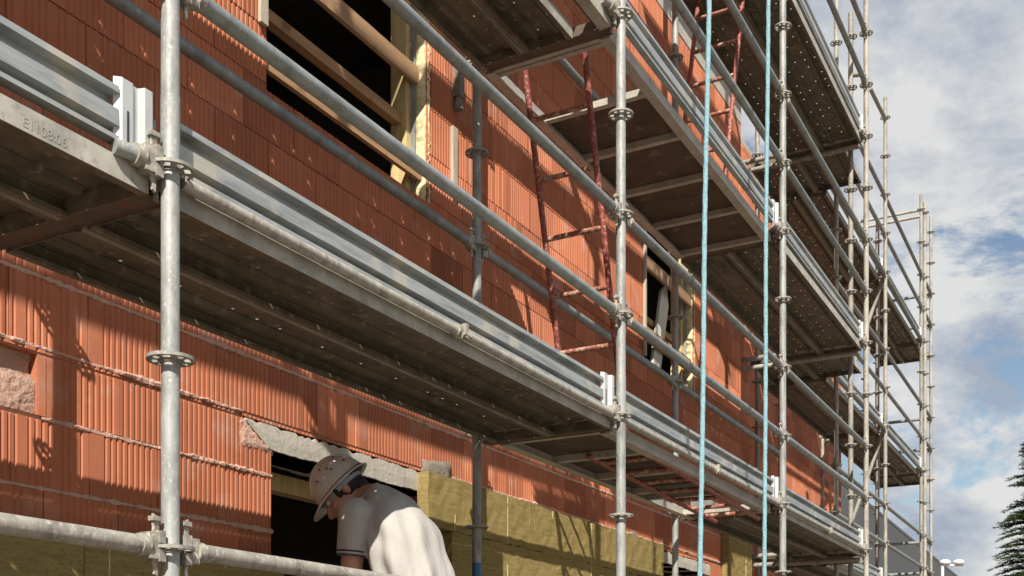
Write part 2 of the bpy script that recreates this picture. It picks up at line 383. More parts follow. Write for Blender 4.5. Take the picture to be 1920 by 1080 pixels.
def smear(x0, x1, z0, z1):
    b = MB(); n = 26; c = ((x0 + x1) / 2, (z0 + z1) / 2); vs = []
    for k, (f, h) in enumerate(((1, -.004), (.93, .006), (.6, .010), (.25, .008))):
        for i in range(n):
            a_ = 2 * math.pi * i / n; q = f * (1 + (.16 * math.sin(a_ * 3 + x0) + random.uniform(-.09, .09)) * (f > .9)); e_ = .55
            vs.append((c[0] + math.copysign(abs(math.cos(a_)) ** e_, math.cos(a_)) * (x1 - x0) / 2 * q, YW - h - random.uniform(0, .004) * (k > 0), c[1] + math.copysign(abs(math.sin(a_)) ** e_, math.sin(a_)) * (z1 - z0) / 2 * q))
    fs = [(k * n + i, k * n + (i + 1) % n, (k + 1) * n + (i + 1) % n, (k + 1) * n + i) for k in range(3) for i in range(n)] + [tuple(range(3 * n, 4 * n))]
    b.add(vs, fs, 0, True); return b
bld.part('mortar_patch', smear(5.13, 5.42, 1.09, 1.29), cement)
bld.part('mortar_patch', smear(8.02, 8.17, 1.11, 1.24), cement)

def window_fill(w, top):
    x0, x1, z0, z1 = w
    fr = MB().box(x1 - .075, x1 - .004, YW + .085, YW + .185, z0 + .003, z1 - .003)
    o = bld.part('window_post', fr, pale_wood)
    st = MB().box(x1 - .034, x1 - .026, YW + .055, YW + .084, z0 + .003, z1)
    bld.part('metal_strip', st, galv, under=o)
    fm = MB(); nz = int((z1 - z0) / .022); vs = []; fr_ = random.Random(int(x0 * 10))
    for j in range(nz + 1):
        z = z0 + .004 + (z1 - z0 - .008) * j / nz
        bulge = .012 + .012 * math.sin(j * .55) * math.sin(j * .21 + 1) + fr_.uniform(-.004, .008)
        for i, (yy, k) in enumerate(((.084, .3), (.066, .9), (.045, 1.15), (.022, .9), (.008, .35), (-.002, -.12))):
            vs.append((x1 - max(0.0, bulge) * k - .001 if k > 0 else x1 + .03 + fr_.uniform(-.014, .012), YW + yy + fr_.uniform(-.004, .004) * (k > 0), z))
    fm.add(vs, [(j * 6 + i, j * 6 + i + 1, (j + 1) * 6 + i + 1, (j + 1) * 6 + i) for j in range(nz) for i in range(5)], 0, False)
    bld.part('sealing_foam', fm, foam, under=o)
    lf = MB().box(x0 + .004, x0 + .06, YW + .10, YW + .19, z0 + .003, z1 - .003)
    bld.part('window_post', lf, grey_wood)
window_fill(WIN1, 0); window_fill(WIN2, 0)
# batten screwed to the jamb edge of the near window, small wooden remains on the blocks
bld.part('wall_batten', MB().box(3.795, 3.842, YW - .022, YW - .003, 2.95, 4.0), grey_wood)
bld.part('wall_batten', MB().box(5.40, 5.45, YW - .022, YW - .003, 2.83, 3.20), grey_wood)
bld.part('wall_anchor', MB().box(5.425, 5.475, YW - .05, YW - .004, 3.38, 3.55).tube((5.45, YW - .025, 3.38), (5.45, YW - .025, 3.31), .016, .030, n=10), cement)
bld.part('wall_batten', MB().box(8.285, 8.31, YW - .025, YW - .003, 2.66, 3.7), grey_wood)

wing = Thing('brick_wing', (14.5, 6.5, GZ), 'set-back lower wing of red clay blocks beyond the main corner, behind the far scaffold', 'building')
wall_object(wing, (10.87, 18.25, 4.0, GZ, 6.5, []), seed=11, joint_lo=-5)
wing.part('interior_wall', MB().box(10.87, 18.25, 9.6, 9.9, GZ, 6.5).box(17.9, 18.249, 4.205, 9.6, GZ, 6.5).box(10.87, 11.1, 4.205, 9.6, GZ, 6.5), core)
wing.part('roof', MB().box(10.87, 18.25, 4.01, 9.9, 6.503, 6.58), concrete)

bld.part('ceiling_beam', MB().box(3.70, 5.6, 3.80, 3.88, 1.02, 1.11).bar((3.98, 3.84, .78), (4.22, 3.84, 1.02), .05, .06, up=(0, 1, 0)), pale_wood)
# timber guard boards in the window openings
def board(x0, x1, y0, y1, z0, z1, label, m=wood, tilt=0):
    b = MB().bar((x0, (y0 + y1) / 2, (z0 + z1) / 2), (x1, (y0 + y1) / 2, (z0 + z1) / 2 + tilt), y1 - y0, z1 - z0)
    solo('timber_board', b, m, (x0, y0, z0), label, 'board', 'timber boards across the window openings')
board(3.80, 5.15, YW + .045, YW + .07, 3.325, 3.42, 'upper wide guard board crossing the dark near window opening')
board(3.86, 5.085, YW + .115, YW + .165, 3.10, 3.155, 'thin square batten, middle one crossing the near window opening')
board(3.86, 5.15, YW + .02, YW + .045, 2.79, 2.915, 'lowest broad guard board crossing the near window opening')
board(8.32, 9.46, YW + .015, YW + .04, 3.40, 3.50, 'upper guard board across the farther window behind the first blue rope')
board(8.32, 9.40, YW + .115, YW + .15, 3.05, 3.10, 'thin batten across the farther window beside white plank')
board(8.32, 9.46, YW + .015, YW + .04, 2.82, 2.93, 'lowest guard board across the farther window')
wb = MB()
p = [(-.09, 0, -.45), (.09, 0, -.45), (.09, 0, .40), (0, 0, .55), (-.09, 0, .42)]
wb.add([(x, -.012, z) for x, y, z in p] + [(x, .012, z) for x, y, z in p], [(4, 3, 2, 1, 0), (5, 6, 7, 8, 9)] + [(i, (i + 1) % 5, 5 + (i + 1) % 5, 5 + i) for i in range(5)])
o = solo('white_plank', wb, white_board, (0, 0, 0), 'pointed white plank leaning in the farther window opening', 'plank')
o.location = (8.86, YW + .085, 2.98 + ZO); o.rotation_euler = (R(-3), R(24), R(0))

# ------------------------------------------------------------------ mineral wool boards
def wool_board(x0, x1, z0, z1, label, y0=3.285):
    x0, x1, z0, z1 = [v * 1.0266 for v in (x0, x1, z0, z1)]
    b = MB(); n = max(2, int((x1 - x0) / .05)); m = max(2, int((z1 - z0) / .05)); y1 = YW - .004
    vs = [(x0 + (x1 - x0) * i / n + (random.uniform(-.003, .003) if i in (0, n) else 0), y0 + random.uniform(-.003, .003), z0 + (z1 - z0) * j / m + (random.uniform(-.004, .004) if j in (0, m) else 0)) for j in range(m + 1) for i in range(n + 1)]
    w = n + 1
    b.add(vs, [(j * w + i, j * w + i + 1, (j + 1) * w + i + 1, (j + 1) * w + i) for j in range(m) for i in range(n)])
    def strip(idx, flip):
        f = [vs[i] for i in idx]; g = [(p[0], y1, p[2]) for p in f]; k = len(f)
        b.add(f + g, [((i, i + 1, k + i + 1, k + i) if flip else (i + 1, i, k + i, k + i + 1)) for i in range(k - 1)])
    strip(list(range(w)), False); strip([m * w + i for i in range(w)], True)
    strip([j * w for j in range(m + 1)], True); strip([j * w + n for j in range(m + 1)], False)
    k = math.ceil((x0 - 5.33) / .606)
    while 5.33 + .606 * k < x1 - .03:
        x = 5.33 + .606 * k; k += 1
        if x < x0 + .03: continue
        a = z0
        while a < z1 - .02:
            l = min(random.uniform(.05, .2), z1 - a - .005)
            if random.random() < .75: b.box(x - .003, x + .003, y0 - .0035, y0 + .004, a, a + l, 1)
            a += l + random.uniform(.0, .06)
    solo('insulation_board', b, [wool, wool_line], (x0, y0, z0), label, 'insulation board', 'mineral wool boards on the lower wall')
wool_board(4.93, 6.06, .868, 1.152, 'sunlit wool board whose cut end overhangs the opening beside the worker')
wool_board(6.063, 7.20, .868, 1.148, 'sunlit wool strip left of the second front pole, next after the overhanging one')
wool_board(7.203, 8.32, .868, 1.152, 'last wool strip of the upper course, ending before the far low window')
wool_board(5.165, 6.30, .268, .865, 'shaded wool board just right of the worker, below the overhanging strip')
wool_board(6.303, 7.44, .268, .865, 'shaded lower wool board with triangular sun patch behind blue-footed inner pole')
wool_board(7.443, 8.32, .268, .865, 'lower wool board ending at the far low window')
wool_board(5.165, 6.8, -.33, .265, 'lowest wool board in deep shade right of the worker')
wool_board(6.803, 8.32, -.33, .265, 'lowest wool board in shade before the far low window')
wool_board(-1.0, 1.7, -.3, .56, 'dark shaded wool board below the lowest rail, far left end')
wool_board(1.703, 2.72, -.3, .56, 'dark shaded wool board below the lowest rail, left of the nearest pole')
wool_board(2.723, 3.78, -.3, .56, 'dark shaded wool board below the rail, between nearest pole and opening')
wool_board(9.98, 10.70, -.6, 1.62, 'tall narrow wool piece under the overhead walkway between the two blue ropes')

# ------------------------------------------------------------------ scaffold pieces
TR = 0.0245
def rosette_mesh():
    b = MB(); n = 48; rad = [.0255, .0345, .0525, .0625]; h = .0045
    def solid(k, i): return k != 1 or (i % 6) in (0, 1) or ((i // 6) % 2 == 1 and (i % 6) == 2)
    vs = [(r * math.cos(2 * math.pi * i / n), r * math.sin(2 * math.pi * i / n), z) for z in (-h, h) for r in rad for i in range(n)]
    def id(z, k, i): return z * 4 * n + k * n + i % n
    fs = []
    for k in range(3):
        for i in range(n):
            if not solid(k, i): continue
            fs.append((id(1, k, i), id(1, k + 1, i), id(1, k + 1, i + 1), id(1, k, i + 1)))
            fs.append((id(0, k, i), id(0, k, i + 1), id(0, k + 1, i + 1), id(0, k + 1, i)))
            if k == 1:
                if not solid(1, (i - 1) % n): fs.append((id(0, 1, i), id(0, 2, i), id(1, 2, i), id(1, 1, i)))
                if not solid(1, (i + 1) % n): fs.append((id(0, 1, i + 1), id(1, 1, i + 1), id(1, 2, i + 1), id(0, 2, i + 1)))
            elif k == 0 and not solid(1, i): fs.append((id(0, 1, i), id(1, 1, i), id(1, 1, i + 1), id(0, 1, i + 1)))
            elif k == 2 and not solid(1, i): fs.append((id(0, 2, i), id(0, 2, i + 1), id(1, 2, i + 1), id(1, 2, i)))
            if k == 2: fs.append((id(0, 3, i), id(0, 3, i + 1), id(1, 3, i + 1), id(1, 3, i)))
    b.add(vs, fs)
    b.tube((0, 0, -.011), (0, 0, .011), .0285, n=20)
    return b.mesh('rosette', rosette_m)
ROS = rosette_mesh()
def wedge_mesh():
    b = MB()            # points along +x away from the pole axis
    b.box(.036, .058, -.021, .021, .008, .040); b.box(.036, .058, -.021, .021, -.040, -.008)
    b.box(.058, .088, -.019, .019, -.034, .034); b.tube((.086, 0, 0), (.112, 0, 0), .0285, n=12)
    b.add([(.042, -.004, .075), (.062, -.004, .085), (.058, -.004, -.072), (.048, -.004, -.078), (.042, .004, .075), (.062, .004, .085), (.058, .004, -.072), (.048, .004, -.078)],
          [(0, 1, 2, 3), (7, 6, 5, 4), (0, 4, 5, 1), (1, 5, 6, 2), (2, 6, 7, 3), (3, 7, 4, 0)])
    b.box(.038, .068, -.010, .010, .066, .078)
    return b.mesh('wedge_head', wedge_m)
WED = wedge_mesh()
POLE_MESH = {}
def pole(t, x, y, z0, z1, zoff=0.0, m=None, top_ros=None):
    m = m or galv
    b = MB().tube((x, y, z0), (x, y, z1), TR, n=20)
    for L in LEV + [7.376]:                              # spigot joints, one per two metres
        z = L + zoff + .19
        if z0 + .1 < z < z1 - .1: b.tube((x, y, z - .20), (x, y, z), TR + .0013, n=20)
    if z0 < GZ + .3:                                # base jack and plate
        b.tube((x, y, GZ + .004), (x, y, z0), .018, n=10); b.box(x - .075, x + .075, y - .075, y + .075, GZ, GZ + .008)
    o = t.part('pole', b, m)
    k = math.ceil((z0 - (1.376 + zoff)) / .5)
    a = random.uniform(0, .1)
    while 1.376 + zoff + .5 * k < z1 - .02:
        t.copy('rosette', ROS, (x, y, 1.376 + zoff + .5 * k), under=o, rot=(0, 0, 0)); k += 1
    return o
def rail(t, p0, p1, m=None, r=TR, heads=True, name='guardrail'):
    p0, p1 = Vector(p0), Vector(p1); d = (p1 - p0).normalized()
    b = MB().tube(p0 + d * .10, p1 - d * .10, r, n=14)
    o = t.part(name, b, m or rail_m)
    if heads:
        an = math.atan2(d.y, d.x)
        t.copy('wedge_head', WED, p0, under=o, rot=(0, 0, an)); t.copy('wedge_head', WED, p1, under=o, rot=(0, 0, an + math.pi))
    return o
def transom(t, x, y0, y1, z):
    b = MB()
    w, h, th = .026, .062, .004
    b.box(x - w, x + w, y0 + .06, y1 - .06, z - h, z - h + th)
    b.box(x - w, x - w + th, y0 + .06, y1 - .06, z - h + th, z - .004); b.box(x + w - th, x + w, y0 + .06, y1 - .06, z - h + th, z - .004)
    b.box(x - w - .012, x - w, y0 + .06, y1 - .06, z - h - .001, z - h + .004); b.box(x + w, x + w + .012, y0 + .06, y1 - .06, z - h - .001, z - h + .004)
    o = t.part('transom', b, transom_m)
    t.copy('wedge_head', WED, (x, y0, z), under=o, rot=(0, 0, R(90))); t.copy('wedge_head', WED, (x, y1, z), under=o, rot=(0, 0, R(-90)))
    return o

sc1 = Thing('scaffold', (PX[1], YO, GZ), 'front tube scaffold in grey galvanised steel running along the orange block wall', 'scaffold')
for i, x in enumerate(PX):
    o = pole(sc1, x, YO, GZ + .25, 7.67, 0.0, galv if i < 4 else galv_old)
    if i == 1: o['label'] = 'thick nearest front pole'
for i, x in enumerate(PX):
    o = pole(sc1, x, YI, GZ + .25, 6.4, 0.0, galv)
    if i == 2: sc1.part('paint_band', MB().tube((x, YI, .30), (x, YI, .685), TR + .0009, n=20), blue_paint, under=o)
for b_ in range(4):
    for li, L in enumerate(LEV):
        for dz in (.5, 1.0): rail(sc1, (PX[b_], YO, L + dz), (PX[b_ + 1], YO, L + dz), galv_old if (li == 0) else rail_m)
        if li == 1: rail(sc1, (PX[b_], YI, L + 1), (PX[b_ + 1], YI, L + 1))
        if li >= 2:
            for dz in (.5, 1.0): rail(sc1, (PX[b_], YI, L + dz), (PX[b_ + 1], YI, L + dz))
        xa, xb = PX[b_] + .05, PX[b_ + 1] - .06
        sc1.part('ledger', MB().tube((xa, YI - .022, L + .008), (xb, YI - .022, L + .008), TR, n=12), galv)
        if li == 1 and b_ > 0:
            o = sc1.part('ledger', MB().tube((xa, YO + .012, L - .012), (xb, YO + .012, L - .012), .0185, n=14), galv_old)
            xm = (xa + xb) / 2 - .02
            cb = MB().tube((xm - .03, YO + .012, L - .012), (xm + .03, YO + .012, L - .012), .0235, n=12).box(xm - .01, xm + .01, YO - .026, YO - .006, L - .04, L + .014).tube((xm - .02, YO - .022, L - .028), (xm + .03, YO - .022, L - .028), .006, n=8)
            sc1.part('coupler', cb, wedge_m, under=o)
        st = sc1.part('ledger_stub', MB().tube((PX[b_ + 1] - .10, YO + .012, L), (PX[b_ + 1] - .16, YO + .03, L + .002), .020, n=12), galv)
        sc1.copy('wedge_head', WED, (PX[b_ + 1], YO, L), under=st, rot=(0, 0, R(172)))
for x in PX:
    for L in LEV: transom(sc1, x, YO, YI, L)
for L in LEV[1:]:                                    # long tie tubes by the fourth pole, out past the wall corner
    for dz in (-.012, -.105):
        sc1.part('tie_tube', MB().tube((PX[4] - .06, 2.26, L + dz), (PX[4] - .06, 3.47, L + dz), TR, n=12), galv_old)

sc2 = Thing('scaffold', (15.1, 2.74, GZ), 'far scaffold section around the set-back wing, its pole tops against the cloudy sky', 'scaffold')
D2 = .035
SX = [12.147, 15.085, 18.19, 19.145]; SY, SI = 2.745, 3.60
pole(sc2, 11.237, 2.372, GZ + .25, 6.65, .04, galv_old)
for x, y, zt, zf in ((SX[0], 2.714, 7.72, .035), (SX[1], 2.744, 7.70, .065), (15.323, 2.886, 6.22, .07), (SX[2], 2.777, 7.66, .05), (18.339, 2.745, 7.58, .05), (SX[3], 2.772, 7.68, .045),
                     (SX[0], 3.57, 6.5, .035), (15.384, 3.623, 3.56, .09), (SX[2], 3.62, 7.5, .05), (SX[3], 3.62, 7.5, .05)):
    pole(sc2, x, y, GZ + .25, zt, zf, galv_old)
for L in LEV:
    z = L + D2
    for dz in (.5, 1.0):
        rail(sc2, (SX[0], SY, z + dz), (SX[1], SY, z + dz)); rail(sc2, (SX[1], SY, z + dz), (SX[2], SY + .02, z + dz)); rail(sc2, (SX[2], SY + .02, z + dz), (SX[3], SY + .02, z + dz))
        rail(sc2, (SX[3], SY + .02, z + dz), (SX[3], 3.62, z + dz)); rail(sc2, (SX[2], 3.62, z + dz), (SX[2], 3.62, z + dz) if False else (SX[3], 3.62, z + dz))
    for x, yi in ((SX[0], 3.57), (SX[1], 3.62), (SX[2], 3.62), (SX[3], 3.62)):
        rail(sc2, (x, SY + .02, z), (x, yi, z), galv_old, name='transom')
    rail(sc2, (SX[0], SY, z - .01), (SX[1], SY, z - .01), name='ledger'); rail(sc2, (SX[1], SY, z - .01), (SX[2], SY + .02, z - .01), name='ledger')
    if L > 0:
        sc2.part('brace', MB().tube((SX[1] + .04, SY + .03, z - .03), (SX[1] + .04, 3.52, z - 2.15), TR, n=12), galv_old)
for dz in (7.42, 7.32): sc2.part('transom', MB().tube((SX[2], 2.78, dz), (SX[2], 3.75, dz), TR * .9, n=12), galv_old)
sc2.part('transom', MB().tube((SX[2] - .06, 2.70, LEV[2] + .02), (SX[2] - .06, 3.62, LEV[2] + .01), .034, n=14), galv_old)
sc2.part('outrigger', MB().tube((PX[4], YO, 5.78), (SX[1] - .02, 2.74, 7.40), .001, n=4), galv_old) if False else None
rail(sc2, (PX[4] + .06, YO + .03, 6.02), (11.237, 2.372, 6.04), galv_old, heads=False, name='link_tube')
sc2.part('link_tube', MB().tube((14.1, 2.745, 7.36), (15.085, 2.744, 7.42), TR, n=12), galv_old)

# ------------------------------------------------------------------ walkway decks
TZ, BZ = -.012, -.072
def steel_plank(x0, x1, y0, y1, z):
    b = MB(); zt, zb = z + TZ, z + BZ; th = .0018
    n = max(2, int((x1 - x0) / .125)); hx = [x0 + (x1 - x0) * (i + .5) / n for i in range(n)]
    xs = [x0] + [v for h in hx for v in (h - .005, h + .005)] + [x1]
    rows = [y0 + (y1 - y0) * f for f in (.17, .39, .61, .83)]
    ys = [y0] + [v for r_ in rows for v in (r_ - .005, r_ + .005)] + [y1]
    vs = [(x, y, zt) for y in ys for x in xs]; w = len(xs); fs = []
    for j in range(len(ys) - 1):
        for i in range(w - 1):
            if j % 2 == 1 and i % 2 == 1 and ((i // 2 + j // 2) % 2 == 0 or (i * 7 + j) % 5 == 0): continue
            fs.append((j * w + i, j * w + i + 1, (j + 1) * w + i + 1, (j + 1) * w + i))
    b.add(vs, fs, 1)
    for ya, s in ((y0, 1), (y1, -1)):                # side flanges with an inward lip
        b.box(x0, x1, min(ya, ya + s * .003), max(ya, ya + s * .003), zb, zt - .001)
        b.box(x0, x1, min(ya + s * .003, ya + s * .028), max(ya + s * .003, ya + s * .028), zb, zb + .003, 1)
        b.box(x0, x1, min(ya + s * .025, ya + s * .028), max(ya + s * .025, ya + s * .028), zb + .003, zb + .014, 1)
        b.box(x0 + .005, x1 - .005, min(ya + s * .0032, ya + s * .0042), max(ya + s * .0032, ya + s * .0042), zb + .004, zt - .003, 1)
    for f in (.28, .72):                              # pressed stiffening ribs under the sheet
        yc = y0 + (y1 - y0) * f
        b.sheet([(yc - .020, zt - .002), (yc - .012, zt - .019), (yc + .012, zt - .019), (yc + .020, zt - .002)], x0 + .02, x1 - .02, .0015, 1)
    for xe, s in ((x0, 1), (x1, -1)):
        b.box(min(xe, xe + s * .004), max(xe, xe + s * .004), y0 + .003, y1 - .003, zb + .004, zt - .002, 1)
        for f in (.2, .8):
            yc = y0 + (y1 - y0) * f
            b.box(min(xe - s * .03, xe), max(xe - s * .03, xe), yc - .025, yc + .025, zt - .03, zt - .024)
    return b
BAY = ['left of the nearest front pole', 'between nearest and second front poles', 'between second and third front poles', 'between third and fourth front poles']
LVL = ['under the worker', 'lowest overhead', 'middle overhead', 'topmost']
def steel_deck(x0, x1, y0, y1, L, label):
    t = Thing('walkway_deck', ((x0 + x1) / 2, y0, L + BZ), label, 'walkway', 'scaffold walkways')
    ym = (y0 + y1) / 2
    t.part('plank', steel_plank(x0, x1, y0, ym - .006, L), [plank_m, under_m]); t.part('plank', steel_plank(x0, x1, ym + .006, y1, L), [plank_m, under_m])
    return t
DY0, DY1 = 2.25, 2.925
def hatch_deck(x0, x1, y0, y1, L, hx0, hx1, label):
    t = Thing('hatch_deck', ((x0 + x1) / 2, y0, L + BZ), label, 'walkway', 'scaffold walkways')
    zt, zb = L + TZ, L + BZ
    for ya, s in ((y0, 1), (y1, -1)):
        b = MB(); lo, hi = sorted((ya, ya + s * .030)); b.box(lo, hi, x0 and 0, 0, 0, 0) if False else b.box(x0, x1, lo, hi, zb, zt)
        l2, h2 = sorted((ya + s * .030, ya + s * .055)); b.box(x0, x1, l2, h2, zb, zb + .006)
        t.part('side_rail', b, alu)
    yi0, yi1 = y0 + .031, y1 - .031
    xs = [x0]
    pts = [x0, x1]; 
    b = MB()
    if hx0 - x0 > .05: b.box(x0, hx0, yi0, yi1, zt - .012, zt - .002)
    if x1 - hx1 > .05: b.box(hx1, x1, yi0, yi1, zt - .012, zt - .002)
    t.part('plywood_sheet', b, plywood)
    n = 5; step = (x1 - x0) / n
    bars = [x0 + .02, x1 - .02, hx0, hx1] + [x0 + step * i for i in range(1, n)]
    for x in sorted(bars):
        if hx0 + .02 < x < hx1 - .02: continue
        t.part('cross_bar', MB().box(x - .02, x + .02, yi0, yi1, zt - .050, zt - .0125), alu)
    return t
for li, L in enumerate(LEV):
    for b_ in range(4):
        x0, x1 = PX[b_] + .04, PX[b_ + 1] - .04
        if li == 0: L = LEV[0] + .019
        dy1 = DY1 if li < 2 else 3.015
        if b_ == 2 and li > 0:
            hx = (5.26, 5.83) if li == 2 else ((7.22, 7.95) if li == 1 else (7.75, 8.12))
            hatch_deck(x0, x1, 2.43 if li == 3 else 2.29, dy1, L, hx[0], hx[1], f'{LVL[li]} plywood walkway with hatch and cross bars, {BAY[b_]}')
        else:
            dk = steel_deck(x0, x1, 2.46 if ((li == 2 and b_ < 2) or (li == 3 and b_ < 3)) else DY0, dy1, L, f'{LVL[li]} perforated steel walkway, {BAY[b_]}')
            if li == 1: dk.part('shadow_plate', MB().box(x0 - .037, x1 + .037, dy1 - .008, dy1 - .004, L + TZ, L + TZ + .165), plank_m)  # added unseen upstand; its shadow closes a sunlit gap on the wall
            if b_ == 1 and li == 2:
                dk.part('edge_strip', MB().box(4.35, x1, 2.25, 2.253, L + BZ, L + TZ).box(4.35, x1, 2.253, 2.31, L + TZ - .004, L + TZ).box(4.35, x1, 2.253, 2.31, L + BZ, L + BZ + .003), plank_m)
            if b_ == 0 and li == 1:                  # stamped numbers on the outer flange
                for xx in (1.86, 1.36):
                    cu = bpy.data.curves.new('stamped_number', 'FONT'); cu.body = 'E1108:06'; cu.size = .034; cu.extrude = .0002; cu.align_x = 'CENTER'
                    cu.materials.append(plank_m)
                    tmp = bpy.data.objects.new('tmp', cu); COL.objects.link(tmp); dg = bpy.context.evaluated_depsgraph_get()
                    tm = bpy.data.meshes.new_from_object(tmp.evaluated_get(dg)); bpy.data.objects.remove(tmp)
                    so = link('stamped_number', tm, dk.o, (xx - dk.b[0] - .06, -.0008, .010)); so.rotation_euler = (R(90), 0, 0)
SB = ['joining the front and far scaffolds', 'in the first bay of the far scaffold', 'in the second bay of the far scaffold', 'at the outer end of the far scaffold']
for li, L in enumerate(LEV[1:]):
    z = L + D2
    steel_deck(11.24, 12.10, 2.44, 3.38, z, f'{LVL[li + 1]} short steel walkway {SB[0]}')
    steel_deck(12.19, 15.04, 2.83, 3.50, z, f'{LVL[li + 1]} steel walkway {SB[1]}')
    steel_deck(15.13, 18.15, 2.83, 3.50, z, f'{LVL[li + 1]} steel walkway {SB[2]}')
    steel_deck(18.23, 19.10, 2.83, 3.55, z, f'{LVL[li + 1]} short steel walkway {SB[3]}')

# ------------------------------------------------------------------ toe boards
def toe_board(x0, x1, y, z, label, bracket=True, hs=1.0):
    t = Thing('toe_board', ((x0 + x1) / 2, y, z), label, 'toe board', 'steel toe boards along the walkways')
    pf = [(.014, .130), (.014, .137), (-.020, .137), (-.022, .119), (.012, .115), (.012, .084), (-.019, .079), (-.020, .036), (.012, .033), (.012, .013), (-.020, .010), (-.021, -.002), (.012, -.004)]
    pf = [(y + a, z + c * hs) for a, c in pf]
    t.part('panel', MB().sheet(pf, x0, x1 - (.10 if bracket else 0), .002), toe_m)
    if bracket:
        e = x1 + .028
        prof = [(e - .135, -.006), (e - .120, -.022), (e - .085, -.022), (e - .075, -.014), (e - .062, -.014), (e - .055, -.034), (e - .030, -.034), (e - .022, -.012), (e + .006, -.008)]
        b = MB()
        for (xa, ya), (xb, yb) in zip(prof, prof[1:]):
            h = .152 if xa < e - .032 else .100
            d = Vector((xb - xa, yb - ya, 0)).normalized(); nrm = Vector((d.y, -d.x, 0)) * -.0022
            q = [(xa, y + ya), (xb, y + yb), (xb + nrm.x, y + yb + nrm.y), (xa + nrm.x, y + ya + nrm.y)]
            b.add([(u, v, z + .004) for u, v in q] + [(u, v, z + h + .012) for u, v in q], [(3, 2, 1, 0), (4, 5, 6, 7), (0, 1, 5, 4), (1, 2, 6, 5), (2, 3, 7, 6), (3, 0, 4, 7)])
        o = t.part('end_bracket', b, new_zinc)
        t.part('slot', MB().box(e - .1045, e - .0985, y - .0235, y - .0222, z + .005, z + .085), trim_m, under=o)
    return t
for li, L in enumerate(LEV):
    for b_ in range(4):
        toe_board(PX[b_] + .035, PX[b_ + 1] - .045, 2.262, L + (.135 if (li == 2 and b_ < 2) else .022), f'profiled grey toe board of the {LVL[li]} walkway, {BAY[b_]}', hs=.6 if (li == 2 and b_ < 2) else 1.0)
for li, L in enumerate(LEV[1:]):
    toe_board(SX[0] + .03, SX[1] - .04, 2.80, L + D2 + .022, f'profiled toe board of the {LVL[li + 1]} walkway {SB[1]}')
    toe_board(SX[1] + .03, SX[2] - .04, 2.80, L + D2 + .022, f'profiled toe board of the {LVL[li + 1]} walkway {SB[2]}')

# ------------------------------------------------------------------ ladders
def ladder(top, bot, y0, y1, label, n0=.2, step=.30):
    t = Thing('ladder', (bot[0], (y0 + y1) / 2, bot[1]), label, 'ladder', 'red access ladders')
    T_, B_ = Vector((top[0], 0, top[1])), Vector((bot[0], 0, bot[1])); d = (T_ - B_); Ln = d.length; d.normalize()
    for y in (y0, y1):
        t.part('side_rail', MB().cap((B_.x, y, B_.z), (T_.x, y, T_.z), .017, .017, n=10), red_paint)
    s = n0
    while s < Ln - .05:
        p = B_ + d * s
        t.part('rung', MB().tube((p.x, y0, p.z), (p.x, y1, p.z), .0145, n=10), rung_m); s += step
    return t
ladder((5.38, 3.44), (5.955, 1.44), 2.52, 2.877, 'dark red ladder descending from the open hatch beside the second front pole', .22, .31)
ladder((8.27, 5.46), (7.70, 3.44), 2.52, 2.877, 'light red ladder on the middle walkway, seen behind the first blue rope', .2, .31)
ladder((5.75, 1.325), (7.98, 1.25), 2.34, 2.66, 'red ladder stowed flat beneath the lowest overhead walkway', .25, .30)

# ------------------------------------------------------------------ ropes
def rope(x0, z0, x1, z1, y, r, label):
    b = MB(); n = 260; k = 12; vs = []
    for i in range(n + 1):
        f = i / n; c = Vector((x0 + (x1 - x0) * f + .014 * math.sin(f * 9) + .005 * math.sin(f * 31 + x0), y, z0 + (z1 - z0) * f)); a0 = f * 150
        for j in range(k):
            a = 2 * math.pi * j / k; rr = r * (1 + .10 * math.cos(3 * (a - a0)))
            vs.append((c.x + rr * math.cos(a), c.y + rr * math.sin(a), c.z))
    fs = [(i * k + j, i * k + (j + 1) % k, (i + 1) * k + (j + 1) % k, (i + 1) * k + j) for i in range(n) for j in range(k)]
    b.add(vs, fs, 0, True)
    solo('hoist_rope', b, blue_rope, (x0, y, z1), label, 'rope', 'light blue hoist ropes')
rope(5.97, 7.95, 5.48, -1.6, 1.95, .0128, 'light blue rope hanging nearer the second front pole')
rope(6.97, 7.95, 6.72, -1.6, 1.95, .0128, 'light blue rope hanging just left of the third front pole')
hb = Thing('rope_hoist', (6.5, YO, 7.6), 'grey hoist arm with wheel above the blue ropes', 'hoist')
hb.part('arm', MB().tube((PX[3], YO, 7.6), (PX[3], YO, 8.3), TR, n=12).tube((5.6, 1.95, 8.1), (8.25, 1.95, 8.1), .03, n=12).tube((PX[3], YO + .05, 8.1), (PX[3], 1.9, 8.1), .03, n=12), galv)
hb.part('wheel', MB().tube((5.97, 1.92, 7.99), (5.97, 1.98, 7.99), .06, n=18).tube((6.97, 1.92, 7.99), (6.97, 1.98, 7.99), .06, n=18), trim_m)

# ------------------------------------------------------------------ worker
AF = R(-8)
wk = bpy.data.objects.new('person', None); COL.objects.link(wk)
WK0 = (3.760, 2.411, LEV[0] + .019 + TZ)
wk.location = (WK0[0], WK0[1], WK0[2] + ZO); wk.rotation_euler = (0, 0, AF)
tag(wk, 'worker in white polo shirt and dirty white helmet bending towards the dark wall opening', 'person')
def wpart(name, mb, mats, vox=None, smooth=0, under=None, label=None):
    o = link(name, mb.mesh(name, mats), under or wk)
    if vox:
        r_ = o.modifiers.new('r', 'REMESH'); r_.mode = 'VOXEL'; r_.voxel_size = vox; r_.use_smooth_shade = True
        if smooth:
            s_ = o.modifiers.new('s', 'SMOOTH'); s_.factor = .5; s_.iterations = smooth
    if label: o['label'] = label
    return o
